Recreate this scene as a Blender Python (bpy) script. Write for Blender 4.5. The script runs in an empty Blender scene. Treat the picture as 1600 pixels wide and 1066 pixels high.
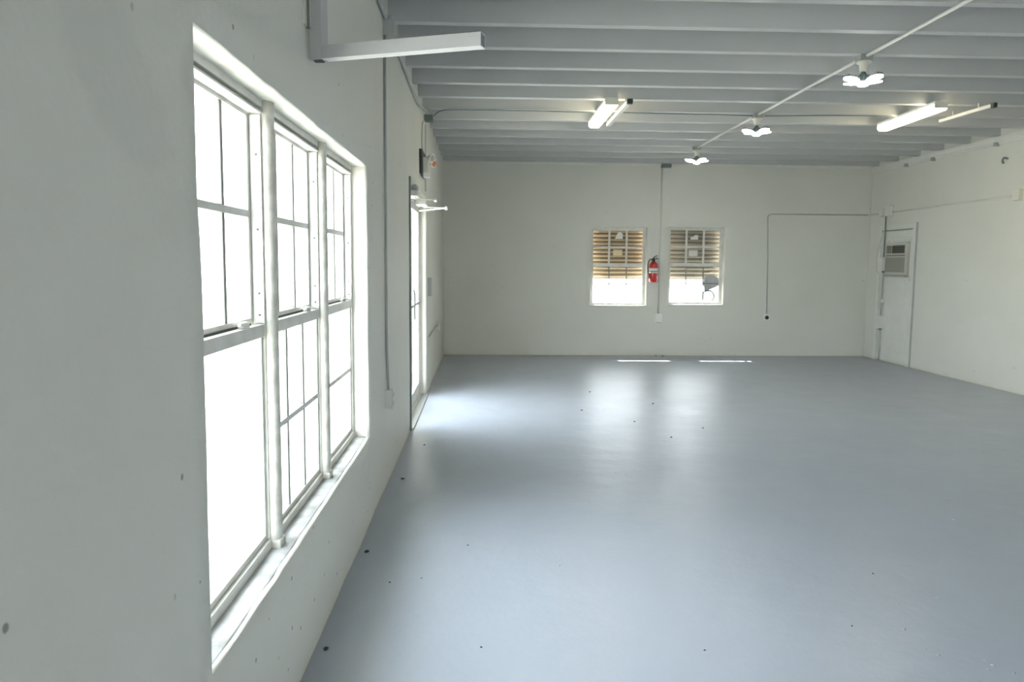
import bpy, bmesh, math, random
from mathutils import Vector, Matrix, noise

PI = math.pi
random.seed(7)
sc = bpy.context.scene
COL = sc.collection

# ------------------------------------------------------------------ camera
cam_data = bpy.data.cameras.new('camera')
cam_data.sensor_width = 36.0
cam_data.lens = 1225.0 / 1600.0 * 36.0
cam_data.clip_start = 0.05
cam_data.dof.use_dof = True
cam_data.dof.focus_distance = 3.2
cam_data.dof.aperture_fstop = 5.0
cam = bpy.data.objects.new('camera', cam_data)
COL.objects.link(cam)
R_ = Vector((0.99931928, -0.03602463, 0.00794959))
U_ = Vector((-0.00436713, 0.09845304, 0.99513212))
F_ = Vector((0.03663193, 0.99448943, -0.09822869))
m = Matrix.Identity(4)
for i in range(3):
    m[i][0] = R_[i]; m[i][1] = U_[i]; m[i][2] = -F_[i]
m[0][3], m[1][3], m[2][3] = 0.0, 0.0, 1.55
cam.matrix_world = m
sc.camera = cam

# ------------------------------------------------------------------ world, sun, exposure
world = bpy.data.worlds.new('sky')
sc.world = world
world.use_nodes = True
wn = world.node_tree.nodes; wl = world.node_tree.links
bg = wn['Background']
bg.inputs['Color'].default_value = (0.90, 0.94, 1.0, 1)
bg.inputs['Strength'].default_value = 2.1

sun_data = bpy.data.lights.new('sun', 'SUN')
sun_data.energy = 5.5
sun_data.angle = math.radians(0.55)
sun_data.color = (1.0, 0.95, 0.86)
sun = bpy.data.objects.new('sun', sun_data)
COL.objects.link(sun)
sun_dir = Vector((0.34, -1.0, -1.17)).normalized()
sun.rotation_euler = sun_dir.to_track_quat('-Z', 'Y').to_euler()
sun.location = (-4, 20, 12)

sc.view_settings.view_transform = 'Standard'
sc.view_settings.look = 'None'
sc.view_settings.gamma = 1.0
sc.view_settings.use_curve_mapping = False
sc.view_settings.exposure = 2.99
sc.cycles.use_denoising = True
sc.cycles.max_bounces = 12
sc.cycles.diffuse_bounces = 8
sc.cycles.sample_clamp_indirect = 20.0

LED = 7.2
TUBE = 2.2

# ------------------------------------------------------------------ dimensions
L = 0.6726      # left wall at x=-L
R = 6.596       # right wall
D = 13.294      # back wall
H = 3.228       # underside of the joists
DECK = H + 0.285
YN = -2.6       # wall behind the camera
WT = 0.22       # wall thickness

# ------------------------------------------------------------------ materials
def mat(name, color, rough=0.6, metal=0.0, spec=0.5, noise_amt=0.0, noise_scale=8.0, bump=0.0, bump_scale=60.0,
        col2=None, coat=0.0):
    M = bpy.data.materials.new(name); M.use_nodes = True
    nt = M.node_tree; b = nt.nodes['Principled BSDF']
    b.inputs['Roughness'].default_value = rough
    b.inputs['Metallic'].default_value = metal
    b.inputs['Specular IOR Level'].default_value = spec
    b.inputs['Coat Weight'].default_value = coat
    tc = nt.nodes.new('ShaderNodeTexCoord')
    n = nt.nodes.new('ShaderNodeTexNoise'); n.inputs['Scale'].default_value = noise_scale
    n.inputs['Detail'].default_value = 5.0
    nt.links.new(tc.outputs['Object'], n.inputs['Vector'])
    mx = nt.nodes.new('ShaderNodeMix'); mx.data_type = 'RGBA'
    c2 = col2 or tuple(c * 0.8 for c in color)
    mx.inputs['A'].default_value = (*color, 1); mx.inputs['B'].default_value = (*c2, 1)
    rp = nt.nodes.new('ShaderNodeMapRange')
    rp.inputs['From Min'].default_value = 0.35; rp.inputs['From Max'].default_value = 0.75
    rp.inputs['To Max'].default_value = noise_amt
    nt.links.new(n.outputs['Fac'], rp.inputs['Value'])
    nt.links.new(rp.outputs['Result'], mx.inputs['Factor'])
    nt.links.new(mx.outputs['Result'], b.inputs['Base Color'])
    if bump > 0:
        n2 = nt.nodes.new('ShaderNodeTexNoise'); n2.inputs['Scale'].default_value = bump_scale
        n2.inputs['Detail'].default_value = 6.0
        nt.links.new(tc.outputs['Object'], n2.inputs['Vector'])
        bp = nt.nodes.new('ShaderNodeBump'); bp.inputs['Strength'].default_value = 1.0
        bp.inputs['Distance'].default_value = bump
        nt.links.new(n2.outputs['Fac'], bp.inputs['Height'])
        nt.links.new(bp.outputs['Normal'], b.inputs['Normal'])
    return M

def emat(name, color, strength):
    M = bpy.data.materials.new(name); M.use_nodes = True
    nt = M.node_tree; b = nt.nodes['Principled BSDF']
    b.inputs['Base Color'].default_value = (0.9, 0.9, 0.9, 1)
    b.inputs['Emission Color'].default_value = (*color, 1)
    b.inputs['Emission Strength'].default_value = strength
    return M

def wall_mat(name, color, patch=None, base_line=True, nick=0.46):
    """painted masonry: faint trowel relief, cloudy unevenness, tiny dark nicks, soiled lowest centimetres"""
    M = mat(name, color, rough=0.55, spec=0.35, noise_amt=0.35, noise_scale=1.6,
            col2=tuple(c * 0.86 for c in color), bump=0.0018, bump_scale=38.0)
    nt = M.node_tree; b = nt.nodes['Principled BSDF']
    tc = [n for n in nt.nodes if n.type == 'TEX_COORD'][0]
    src = b.inputs['Base Color'].links[0].from_socket
    # nicks
    v = nt.nodes.new('ShaderNodeTexVoronoi'); v.inputs['Scale'].default_value = 11.0
    nt.links.new(tc.outputs['Object'], v.inputs['Vector'])
    n = nt.nodes.new('ShaderNodeTexNoise'); n.inputs['Scale'].default_value = 90.0
    nt.links.new(tc.outputs['Object'], n.inputs['Vector'])
    ad = nt.nodes.new('ShaderNodeMath'); ad.operation = 'MULTIPLY_ADD'
    nt.links.new(n.outputs['Fac'], ad.inputs[0]); ad.inputs[1].default_value = 0.05
    nt.links.new(v.outputs['Distance'], ad.inputs[2])
    lt = nt.nodes.new('ShaderNodeMapRange')
    lt.inputs['From Min'].default_value = 0.100; lt.inputs['From Max'].default_value = 0.120
    lt.inputs['To Min'].default_value = 0.8; lt.inputs['To Max'].default_value = 0.0
    nt.links.new(ad.outputs[0], lt.inputs['Value'])
    mx = nt.nodes.new('ShaderNodeMix'); mx.data_type = 'RGBA'
    nc = nt.nodes.new('ShaderNodeTexNoise'); nc.inputs['Scale'].default_value = 2.2; nc.inputs['Detail'].default_value = 2
    nt.links.new(tc.outputs['Object'], nc.inputs['Vector'])
    cr = nt.nodes.new('ShaderNodeMapRange'); cr.inputs['From Min'].default_value = nick; cr.inputs['From Max'].default_value = nick + 0.09
    nt.links.new(nc.outputs['Fac'], cr.inputs['Value'])
    cm = nt.nodes.new('ShaderNodeMath'); cm.operation = 'MULTIPLY'
    nt.links.new(lt.outputs['Result'], cm.inputs[0]); nt.links.new(cr.outputs['Result'], cm.inputs[1])
    nt.links.new(cm.outputs[0], mx.inputs['Factor'])
    nt.links.new(src, mx.inputs['A']); mx.inputs['B'].default_value = (0.16, 0.17, 0.16, 1)
    out = mx.outputs['Result']
    sep = nt.nodes.new('ShaderNodeSeparateXYZ'); nt.links.new(tc.outputs['Object'], sep.inputs[0])
    if base_line:
        n3 = nt.nodes.new('ShaderNodeTexNoise'); n3.inputs['Scale'].default_value = 6.0; n3.inputs['Detail'].default_value = 6
        nt.links.new(tc.outputs['Object'], n3.inputs['Vector'])
        s = nt.nodes.new('ShaderNodeMath'); s.operation = 'MULTIPLY_ADD'
        nt.links.new(n3.outputs['Fac'], s.inputs[0]); s.inputs[1].default_value = -0.12
        nt.links.new(sep.outputs['Z'], s.inputs[2])
        r3 = nt.nodes.new('ShaderNodeMapRange')
        r3.inputs['From Min'].default_value = -0.07; r3.inputs['From Max'].default_value = -0.015
        r3.inputs['To Min'].default_value = 0.55; r3.inputs['To Max'].default_value = 0.0
        nt.links.new(s.outputs[0], r3.inputs['Value'])
        m3 = nt.nodes.new('ShaderNodeMix'); m3.data_type = 'RGBA'
        nt.links.new(r3.outputs['Result'], m3.inputs['Factor']); nt.links.new(out, m3.inputs['A'])
        m3.inputs['B'].default_value = (0.62, 0.58, 0.42, 1)
        out = m3.outputs['Result']
    if patch:
        # smudged old repair: (centre, radii)
        (cy, cz), (ry, rz), fac = patch
        n4 = nt.nodes.new('ShaderNodeTexNoise'); n4.inputs['Scale'].default_value = 16.0; n4.inputs['Detail'].default_value = 5
        nt.links.new(tc.outputs['Object'], n4.inputs['Vector'])
        def nm(op, a, bb=None, c=None):
            q = nt.nodes.new('ShaderNodeMath'); q.operation = op
            for k, val in enumerate((a, bb, c)):
                if val is None: continue
                if isinstance(val, (int, float)): q.inputs[k].default_value = val
                else: nt.links.new(val, q.inputs[k])
            return q.outputs[0]
        dy = nm('MULTIPLY', nm('SUBTRACT', sep.outputs['Y'], cy), 1 / ry)
        dz = nm('MULTIPLY', nm('SUBTRACT', sep.outputs['Z'], cz), 1 / rz)
        skew = nm('MULTIPLY_ADD', dz, 0.55, dy)
        rr = nm('SQRT', nm('ADD', nm('MULTIPLY', skew, skew), nm('MULTIPLY', dz, dz)))
        rr = nm('MULTIPLY_ADD', n4.outputs['Fac'], 0.7, rr)
        r4 = nt.nodes.new('ShaderNodeMapRange')
        r4.inputs['From Min'].default_value = 1.15; r4.inputs['From Max'].default_value = 1.38
        r4.inputs['To Min'].default_value = fac; r4.inputs['To Max'].default_value = 0.0
        nt.links.new(rr, r4.inputs['Value'])
        m4 = nt.nodes.new('ShaderNodeMix'); m4.data_type = 'RGBA'
        nt.links.new(r4.outputs['Result'], m4.inputs['Factor']); nt.links.new(out, m4.inputs['A'])
        m4.inputs['B'].default_value = (0.36, 0.38, 0.37, 1)
        out = m4.outputs['Result']
    nt.links.new(out, b.inputs['Base Color'])
    return M

WHITE = (0.675, 0.68, 0.625)
M_left = wall_mat('painted_masonry_left', WHITE, patch=((1.53, 1.88), (0.20, 0.17), 0.13))
M_wall = wall_mat('painted_masonry', WHITE, nick=0.60)
M_out = mat('outside_stucco', (0.70, 0.68, 0.62), rough=0.9, bump=0.003)
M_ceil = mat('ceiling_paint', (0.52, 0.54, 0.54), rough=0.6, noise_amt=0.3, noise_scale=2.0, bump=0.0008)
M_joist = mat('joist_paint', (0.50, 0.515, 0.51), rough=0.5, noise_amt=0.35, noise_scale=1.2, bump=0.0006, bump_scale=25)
M_trim = mat('trim_paint', (0.72, 0.73, 0.69), rough=0.5, noise_amt=0.4, noise_scale=6.0)
M_sill = mat('sill_paint', (0.52, 0.54, 0.56), rough=0.6, noise_amt=1.0, noise_scale=11.0, col2=(0.27, 0.27, 0.24), bump=0.0015)
M_alu = mat('painted_window_metal', (0.69, 0.70, 0.67), rough=0.45, noise_amt=0.7, noise_scale=12.0, col2=(0.52, 0.51, 0.43), bump=0.0004)
M_post = mat('worn_post_paint', (0.70, 0.70, 0.65), rough=0.5, noise_amt=1.0, noise_scale=16.0, col2=(0.42, 0.42, 0.36), bump=0.001)
M_screw = mat('screw_metal', (0.12, 0.12, 0.11), rough=0.5, metal=0.6)
M_dark = mat('dark_rubber', (0.03, 0.035, 0.035), rough=0.6)
M_darkgreen = mat('dark_green_grey_metal', (0.16, 0.21, 0.20), rough=0.5, noise_amt=0.4)
M_white_pl = mat('white_plastic', (0.78, 0.78, 0.76), rough=0.4)
M_cream_pl = mat('cream_plastic', (0.70, 0.69, 0.60), rough=0.45)
M_grey_metal = mat('galvanised_metal', (0.40, 0.42, 0.41), rough=0.45, metal=0.5, noise_amt=0.4)
M_pipe = mat('painted_conduit', (0.42, 0.45, 0.43), rough=0.45, noise_amt=0.4, noise_scale=5)
M_pipe_w = mat('white_painted_conduit', (0.66, 0.67, 0.63), rough=0.45, noise_amt=0.3)
M_brkt = mat('white_powder_coat', (0.50, 0.51, 0.52), rough=0.35, noise_amt=0.15, noise_scale=4)
M_glass_black = mat('black_socket', (0.01, 0.01, 0.01), rough=0.35)
M_red = mat('extinguisher_red', (0.50, 0.025, 0.022), rough=0.25, coat=0.5)
M_label = mat('label_white', (0.8, 0.76, 0.74), rough=0.5)
M_led = emat('led_panel', (1.0, 0.985, 0.92), LED)
M_tube = emat('lit_diffuser', (1.0, 0.86, 0.58), TUBE)
M_ac = mat('ac_plastic', (0.52, 0.52, 0.46), rough=0.5)
M_acgrille = mat('ac_grille_plastic', (0.20, 0.20, 0.165), rough=0.6, noise_amt=0.6, noise_scale=60, col2=(0.12, 0.12, 0.10))
M_orange = mat('orange_lens', (0.55, 0.18, 0.05), rough=0.4)
M_paper = mat('paper', (0.75, 0.75, 0.70), rough=0.8)
M_tan = mat('tan_card', (0.72, 0.60, 0.40), rough=0.8)
M_film = mat('grey_plastic_film', (0.45, 0.47, 0.48), rough=0.4, noise_amt=0.8, noise_scale=14)
M_crumb = mat('dark_crumb', (0.06, 0.06, 0.06), rough=0.9)
M_muntin = mat('dull_muntin_metal', (0.20, 0.20, 0.19), rough=0.5, noise_amt=0.5, noise_scale=10)
M_concrete = mat('outside_concrete', (0.50, 0.49, 0.46), rough=0.9, noise_amt=0.4, noise_scale=1.0)
M_leaf = mat('foliage', (0.12, 0.20, 0.06), rough=0.7, noise_amt=0.6, noise_scale=3)
M_bark = mat('bark', (0.20, 0.15, 0.10), rough=0.9)

# corrugated shutter: thin fibreglass that lets a little sun through
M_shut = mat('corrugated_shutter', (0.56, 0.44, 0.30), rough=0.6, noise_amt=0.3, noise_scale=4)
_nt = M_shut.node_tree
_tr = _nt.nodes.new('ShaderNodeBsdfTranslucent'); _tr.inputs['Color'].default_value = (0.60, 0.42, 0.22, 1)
_ms = _nt.nodes.new('ShaderNodeMixShader'); _ms.inputs[0].default_value = 0.03
_nt.links.new(_nt.nodes['Principled BSDF'].outputs[0], _ms.inputs[1]); _nt.links.new(_tr.outputs[0], _ms.inputs[2])
_nt.links.new(_ms.outputs[0], _nt.nodes['Material Output'].inputs['Surface'])

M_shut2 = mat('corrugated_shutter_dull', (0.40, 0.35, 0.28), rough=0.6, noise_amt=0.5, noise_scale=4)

def shade_stripes(M, dark, pitch, z0):
    """dark bands painted in for the shade in the grooves of a corrugated sheet"""
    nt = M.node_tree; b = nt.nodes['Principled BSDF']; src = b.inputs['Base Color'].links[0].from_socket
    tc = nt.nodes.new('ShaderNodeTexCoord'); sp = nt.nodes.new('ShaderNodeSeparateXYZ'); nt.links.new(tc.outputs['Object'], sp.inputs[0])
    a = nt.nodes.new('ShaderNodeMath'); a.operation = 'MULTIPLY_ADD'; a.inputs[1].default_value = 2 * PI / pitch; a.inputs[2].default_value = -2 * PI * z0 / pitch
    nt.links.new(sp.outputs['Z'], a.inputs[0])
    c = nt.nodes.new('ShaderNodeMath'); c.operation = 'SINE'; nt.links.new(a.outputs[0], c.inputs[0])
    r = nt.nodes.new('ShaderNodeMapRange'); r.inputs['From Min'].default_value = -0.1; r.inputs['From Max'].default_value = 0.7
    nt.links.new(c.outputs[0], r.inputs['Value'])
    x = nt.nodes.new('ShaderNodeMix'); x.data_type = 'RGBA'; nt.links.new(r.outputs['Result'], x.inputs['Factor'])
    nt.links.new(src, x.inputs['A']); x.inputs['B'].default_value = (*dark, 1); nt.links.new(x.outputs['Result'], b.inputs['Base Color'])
shade_stripes(M_shut, (0.15, 0.10, 0.05), 0.069, 1.30)  # groove shading put into the shutter colours
shade_stripes(M_shut2, (0.13, 0.11, 0.08), 0.069, 1.30)

# window glass
M_glass = bpy.data.materials.new('window_glass'); M_glass.use_nodes = True
_nt = M_glass.node_tree; _nt.nodes.remove(_nt.nodes['Principled BSDF'])
_t = _nt.nodes.new('ShaderNodeBsdfTransparent'); _t.inputs['Color'].default_value = (0.95, 0.97, 0.96, 1)
_g = _nt.nodes.new('ShaderNodeBsdfGlossy'); _g.inputs['Roughness'].default_value = 0.02
_f = _nt.nodes.new('ShaderNodeFresnel')
_ge = _nt.nodes.new('ShaderNodeNewGeometry'); _mr = _nt.nodes.new('ShaderNodeMapRange')
_mr.inputs['To Min'].default_value = 1.45; _mr.inputs['To Max'].default_value = 1 / 1.45   # same reflectance on both faces of a pane
_nt.links.new(_ge.outputs['Backfacing'], _mr.inputs['Value']); _nt.links.new(_mr.outputs['Result'], _f.inputs['IOR'])
_m = _nt.nodes.new('ShaderNodeMixShader')
_nt.links.new(_f.outputs[0], _m.inputs[0]); _nt.links.new(_t.outputs[0], _m.inputs[1]); _nt.links.new(_g.outputs[0], _m.inputs[2])
_nt.links.new(_m.outputs[0], _nt.nodes['Material Output'].inputs['Surface'])

# floor paint
M_floor = mat('grey_blue_floor_paint', (0.37, 0.41, 0.47), rough=0.33, spec=0.5, noise_amt=0.45, noise_scale=0.9,
              col2=(0.33, 0.365, 0.42), bump=0.0)
_nt = M_floor.node_tree; _b = _nt.nodes['Principled BSDF']
_tc = [n for n in _nt.nodes if n.type == 'TEX_COORD'][0]
_n1 = _nt.nodes.new('ShaderNodeTexNoise'); _n1.inputs['Scale'].default_value = 3.0; _n1.inputs['Detail'].default_value = 8
_n2 = _nt.nodes.new('ShaderNodeTexNoise'); _n2.inputs['Scale'].default_value = 34.0; _n2.inputs['Detail'].default_value = 4
_nt.links.new(_tc.outputs['Object'], _n1.inputs['Vector']); _nt.links.new(_tc.outputs['Object'], _n2.inputs['Vector'])
_bp1 = _nt.nodes.new('ShaderNodeBump'); _bp1.inputs['Distance'].default_value = 0.010
_bp2 = _nt.nodes.new('ShaderNodeBump'); _bp2.inputs['Distance'].default_value = 0.0010
_nt.links.new(_n1.outputs['Fac'], _bp1.inputs['Height']); _nt.links.new(_n2.outputs['Fac'], _bp2.inputs['Height'])
_nt.links.new(_bp1.outputs['Normal'], _bp2.inputs['Normal']); _nt.links.new(_bp2.outputs['Normal'], _b.inputs['Normal'])
_rr = _nt.nodes.new('ShaderNodeMapRange'); _rr.inputs['To Min'].default_value = 0.26; _rr.inputs['To Max'].default_value = 0.42
_nt.links.new(_n1.outputs['Fac'], _rr.inputs['Value']); _nt.links.new(_rr.outputs['Result'], _b.inputs['Roughness'])

# ------------------------------------------------------------------ mesh helpers
def box(bm, x0, x1, y0, y1, z0, z1, mtx=None):
    co = [(x0, y0, z0), (x1, y0, z0), (x1, y1, z0), (x0, y1, z0), (x0, y0, z1), (x1, y0, z1), (x1, y1, z1), (x0, y1, z1)]
    vs = [bm.verts.new(mtx @ Vector(c) if mtx else c) for c in co]
    for f in ((3, 2, 1, 0), (4, 5, 6, 7), (0, 1, 5, 4), (1, 2, 6, 5), (2, 3, 7, 6), (3, 0, 4, 7)):
        bm.faces.new([vs[i] for i in f])
    return vs

def ring_pts(c, ax, rx, ry, n, ref=None):
    ax = Vector(ax).normalized()
    ref = Vector(ref) if ref else (Vector((0, 0, 1)) if abs(ax.z) < 0.9 else Vector((1, 0, 0)))
    u = ax.cross(ref).normalized(); v = ax.cross(u)
    return [Vector(c) + u * rx * math.cos(2 * PI * k / n) + v * ry * math.sin(2 * PI * k / n) for k in range(n)]

def loft(bm, rings, cap=True):
    R0 = [[bm.verts.new(p) for p in r] for r in rings]
    n = len(R0[0])
    for a, b in zip(R0, R0[1:]):
        for k in range(n):
            f = bm.faces.new((a[k], a[(k + 1) % n], b[(k + 1) % n], b[k])); f.smooth = True
    if cap:
        bm.faces.new(list(reversed(R0[0]))); bm.faces.new(R0[-1])

def tube(bm, pts, r, n=10):
    pts = [Vector(p) for p in pts]
    rings = []
    u = None
    for i, p in enumerate(pts):
        a = pts[max(0, i - 1)]; b = pts[min(len(pts) - 1, i + 1)]
        t = (b - a).normalized()
        if u is None:
            ref = Vector((0, 0, 1)) if abs(t.z) < 0.9 else Vector((1, 0, 0))
            u = t.cross(ref).normalized()
        else:
            u = (u - t * u.dot(t)).normalized()
        v = t.cross(u)
        rings.append([p + (u * math.cos(2 * PI * k / n) + v * math.sin(2 * PI * k / n)) * r for k in range(n)])
    loft(bm, rings)

def curve_pts(ctrl, steps=6):
    """Catmull-Rom through the control points"""
    c = [Vector(p) for p in ctrl]; out = []
    for i in range(len(c) - 1):
        p0 = c[max(0, i - 1)]; p1 = c[i]; p2 = c[i + 1]; p3 = c[min(len(c) - 1, i + 2)]
        for s in range(steps):
            t = s / steps
            out.append(0.5 * ((2 * p1) + (p2 - p0) * t + (2 * p0 - 5 * p1 + 4 * p2 - p3) * t * t + (-p0 + 3 * p1 - 3 * p2 + p3) * t ** 3))
    out.append(c[-1]); return out

def lathe(bm, c, ax, prof, n=20):
    """prof: list of (distance along axis, radius)"""
    ax = Vector(ax).normalized()
    loft(bm, [ring_pts(Vector(c) + ax * d, ax, max(r, 1e-4), max(r, 1e-4), n) for d, r in prof])

def obj(name, bm, material, parent=None, bevel=0.0, smooth=False):
    bmesh.ops.recalc_face_normals(bm, faces=bm.faces)
    me = bpy.data.meshes.new(name); bm.to_mesh(me); bm.free()
    me.materials.append(material)
    o = bpy.data.objects.new(name, me); COL.objects.link(o)
    if parent is not None:
        o.parent = parent
        o.matrix_parent_inverse = Matrix.Translation(-parent.location)
    if bevel:
        b = o.modifiers.new('bevel', 'BEVEL'); b.width = bevel; b.segments = 2; b.limit_method = 'ANGLE'
        b.angle_limit = math.radians(50)
    return o

def B(*boxes):
    bm = bmesh.new()
    for b in boxes: box(bm, *b)
    return bm

def T(pts, r, n=10):
    bm = bmesh.new(); tube(bm, pts, r, n); return bm

def thing(name, label, cat, loc=(0, 0, 0), group=None):
    o = bpy.data.objects.new(name, None); o.empty_display_size = 0.05
    COL.objects.link(o); o.location = loc
    tag(o, label, cat, group)
    return o

def tag(o, label, cat, group=None):
    o['label'] = label; o['category'] = cat
    if group: o['group'] = group
    return o

def struct(name, bm=None, m=None, loc=(0, 0, 0), bevel=0.0):
    if bm is None:
        o = bpy.data.objects.new(name, None); COL.objects.link(o); o.location = loc; o.empty_display_size = 0.05
    else:
        o = obj(name, bm, m, bevel=bevel)
    o['kind'] = 'structure'
    return o

def copy_thing(src, delta, label=None):
    delta = Vector(delta)
    c = src.copy(); COL.objects.link(c); c.location = src.location + delta
    if label: c['label'] = label
    for ch in list(src.children):
        d = ch.copy(); COL.objects.link(d); d.parent = c
        for g in ch.children:
            e = g.copy(); COL.objects.link(e); e.parent = d
    return c

# ------------------------------------------------------------------ walls with openings
def wall_sheet(name, m, to3, a0, a1, z0, z1, holes, depth, step=0.12, wob=0.004, edge=0.0025, seed=0):
    """an uneven plastered wall: (a, z, inward) -> point by to3; each hole gets softened edges and reveals"""
    acuts = set([a0, a1]); zcuts = set([z0, z1])
    for h in holes:
        acuts.update(h[:2]); zcuts.update(h[2:])
    def fill(cs, st):
        cs = sorted(cs); out = []
        for p, q in zip(cs, cs[1:]):
            n = max(1, round((q - p) / st))
            out += [p + (q - p) * k / n for k in range(n)]
        return out + [cs[-1]]
    A = fill(acuts, step); Z = fill(zcuts, step)
    bm = bmesh.new(); V = {}
    def inhole(a, z):
        return any(h[0] < a < h[1] and h[2] < z < h[3] for h in holes)
    def vert(i, j):
        if (i, j) in V: return V[(i, j)]
        a, z = A[i], Z[j]
        w = (noise.noise(Vector((a * 1.3, z * 1.3, seed))) * 1.0 + noise.noise(Vector((a * 5, z * 5, seed + 9))) * 0.35) * wob
        onh = any(h[0] - 1e-6 <= a <= h[1] + 1e-6 and h[2] - 1e-6 <= z <= h[3] + 1e-6 for h in holes)
        aa, zz = a, z
        if onh and z > 0.02:
            aa += noise.noise(Vector((a * 9, z * 9, 3 + seed))) * edge
            zz += noise.noise(Vector((a * 9, z * 9, 7 + seed))) * edge
        if z <= z0 + 1e-6 or z >= z1 - 1e-6: zz = z
        V[(i, j)] = bm.verts.new(to3(aa, zz, w)); return V[(i, j)]
    for i in range(len(A) - 1):
        for j in range(len(Z) - 1):
            if inhole((A[i] + A[i + 1]) / 2, (Z[j] + Z[j + 1]) / 2): continue
            f = bm.faces.new((vert(i, j), vert(i + 1, j), vert(i + 1, j + 1), vert(i, j + 1))); f.smooth = True
    bm.normal_update()
    # reveals: a small rounded arris, then straight back
    edges = [e for e in bm.edges if e.is_boundary]
    def on_hole(e):
        for v in e.verts:
            pass
        return True
    # classify by grid coordinates
    inv = {v: k for k, v in V.items()}
    for h in holes:
        ring = []
        for e in edges:
            (i1, j1), (i2, j2) = inv[e.verts[0]], inv[e.verts[1]]
            ok = all(h[0] - 1e-6 <= A[i] <= h[1] + 1e-6 and h[2] - 1e-6 <= Z[j] <= h[3] + 1e-6 for i, j in ((i1, j1), (i2, j2)))
            if ok: ring.append((e.verts[0], e.verts[1]))
        def off(v, inset, back):
            i, j = inv[v]; a, z = A[i], Z[j]
            ca, cz = (h[0] + h[1]) / 2, (h[2] + h[3]) / 2
            p = v.co.copy()
            da = inset if abs(a - h[0]) < 1e-6 else (-inset if abs(a - h[1]) < 1e-6 else 0)
            dz = inset if abs(z - h[2]) < 1e-6 else (-inset if abs(z - h[3]) < 1e-6 else 0)
            q = to3(0, 0, 0); qa = to3(1, 0, 0) - q; qz = to3(0, 1, 0) - q; qi = to3(0, 0, 1) - q
            return p + qa * da + qz * dz - qi * back
        prev = {}
        levels = [(0.001, 0.0012), (0.004, 0.005), (0.005, 0.012), (0.005, depth)]
        cur = {}
        for a, b in ring:
            cur[a] = a; cur[b] = b
        for ins, back in levels:
            nxt = {v: bm.verts.new(off(v, ins, back)) for v in cur}
            for a, b in ring:
                f = bm.faces.new((cur[a], cur[b], nxt[b], nxt[a])); f.smooth = True
            cur = nxt
    bmesh.ops.recalc_face_normals(bm, faces=bm.faces)
    return struct(name, bm, m)

LW_HOLE = (1.900, 4.604, 0.515, 2.102)
DR_HOLE = (7.215, 9.235, -0.0001, 2.30)
BW1 = (1.815, 2.775, 0.845, 2.18)
BW2 = (3.145, 4.105, 0.865, 2.195)
wl_ = wall_sheet('wall_left', M_left, lambda a, z, w: Vector((-L + w, a, z)), YN, D, 0, DECK, [LW_HOLE, DR_HOLE], WT, 0.10, 0.006, 0.004, 1)
wb_ = wall_sheet('wall_back', M_wall, lambda a, z, w: Vector((a, D - w, z)), -L, R, 0, DECK, [BW1, BW2], WT, 0.12, 0.004, 0.002, 2)
FW_FILL_HOLE = (2.2, 3.5, -0.0001, 2.15)  # unseen opening added behind the camera to let in more daylight
wr_ = wall_sheet('wall_right', M_wall, lambda a, z, w: Vector((R - w, a, z)), YN, D, 0, DECK, [], WT, 0.2, 0.004, 0, 3)
wf_ = wall_sheet('wall_front', M_wall, lambda a, z, w: Vector((a, YN + w, z)), -L, R, 0, DECK, [FW_FILL_HOLE], WT, 0.3, 0.003, 0, 4)

def outer_shell(parent, to_boxes):
    return obj('outer_face', B(*to_boxes), M_out, parent)
# outer thickness of each wall
def around(holes, a0, a1, z0, z1, mk):
    """boxes tiling a wall around holes sorted along a"""
    out = []; a = a0
    for h in sorted(holes):
        if h[0] > a: out.append(mk(a, h[0], z0, z1))
        if h[2] > z0 + 0.01: out.append(mk(h[0], h[1], z0, h[2] + 0.004))
        out.append(mk(h[0], h[1], h[3] - 0.004, z1))
        a = h[1]
    out.append(mk(a, a1, z0, z1)); return out
def sh(h, s=0.006):
    return (h[0] + s, h[1] - s, h[2], h[3])
outer_shell(wl_, around([sh(LW_HOLE), sh(DR_HOLE)], YN - WT, D + WT, -0.05, DECK, lambda a, b, c, d: (-L - WT, -L - 0.012, a, b, c, d)))
outer_shell(wb_, around([sh(BW1), sh(BW2)], -L - WT, R + WT, -0.05, DECK, lambda a, b, c, d: (a, b, D + 0.012, D + WT, c, d)))
outer_shell(wr_, around([], YN - WT, D + WT, -0.05, DECK, lambda a, b, c, d: (R + 0.012, R + WT, a, b, c, d)))
outer_shell(wf_, around([sh(FW_FILL_HOLE)], -L - WT, R + WT, -0.05, DECK, lambda a, b, c, d: (a, b, YN - WT, YN - 0.012, c, d)))

# ------------------------------------------------------------------ floor, with dried paint lumps
bm = bmesh.new()
nx, ny = 24, 48
V = [[bm.verts.new((-L - 0.03 + (R + L + 0.06) * i / nx, YN - 0.03 + (D - YN + 0.06) * j / ny, 0)) for j in range(ny + 1)] for i in range(nx + 1)]
for i in range(nx):
    for j in range(ny):
        bm.faces.new((V[i][j], V[i + 1][j], V[i + 1][j + 1], V[i][j + 1]))
def lump(bm, x, y, rx, ry, h, rot=0.0):
    n = 10; prev = None
    for lv, (s, z) in enumerate(((1.0, 0.0), (0.72, 0.6), (0.35, 0.95))):
        ring = []
        for k in range(n):
            a = 2 * PI * k / n; wob = 1 + 0.25 * math.sin(3 * a + x * 50)
            px, py = rx * s * wob * math.cos(a), ry * s * wob * math.sin(a)
            ring.append(bm.verts.new((x + px * math.cos(rot) - py * math.sin(rot), y + px * math.sin(rot) + py * math.cos(rot), z * h)))
        if prev:
            for k in range(n):
                bm.faces.new((prev[k], prev[(k + 1) % n], ring[(k + 1) % n], ring[k])).smooth = True
        prev = ring
    bm.faces.new(prev).smooth = True
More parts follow.
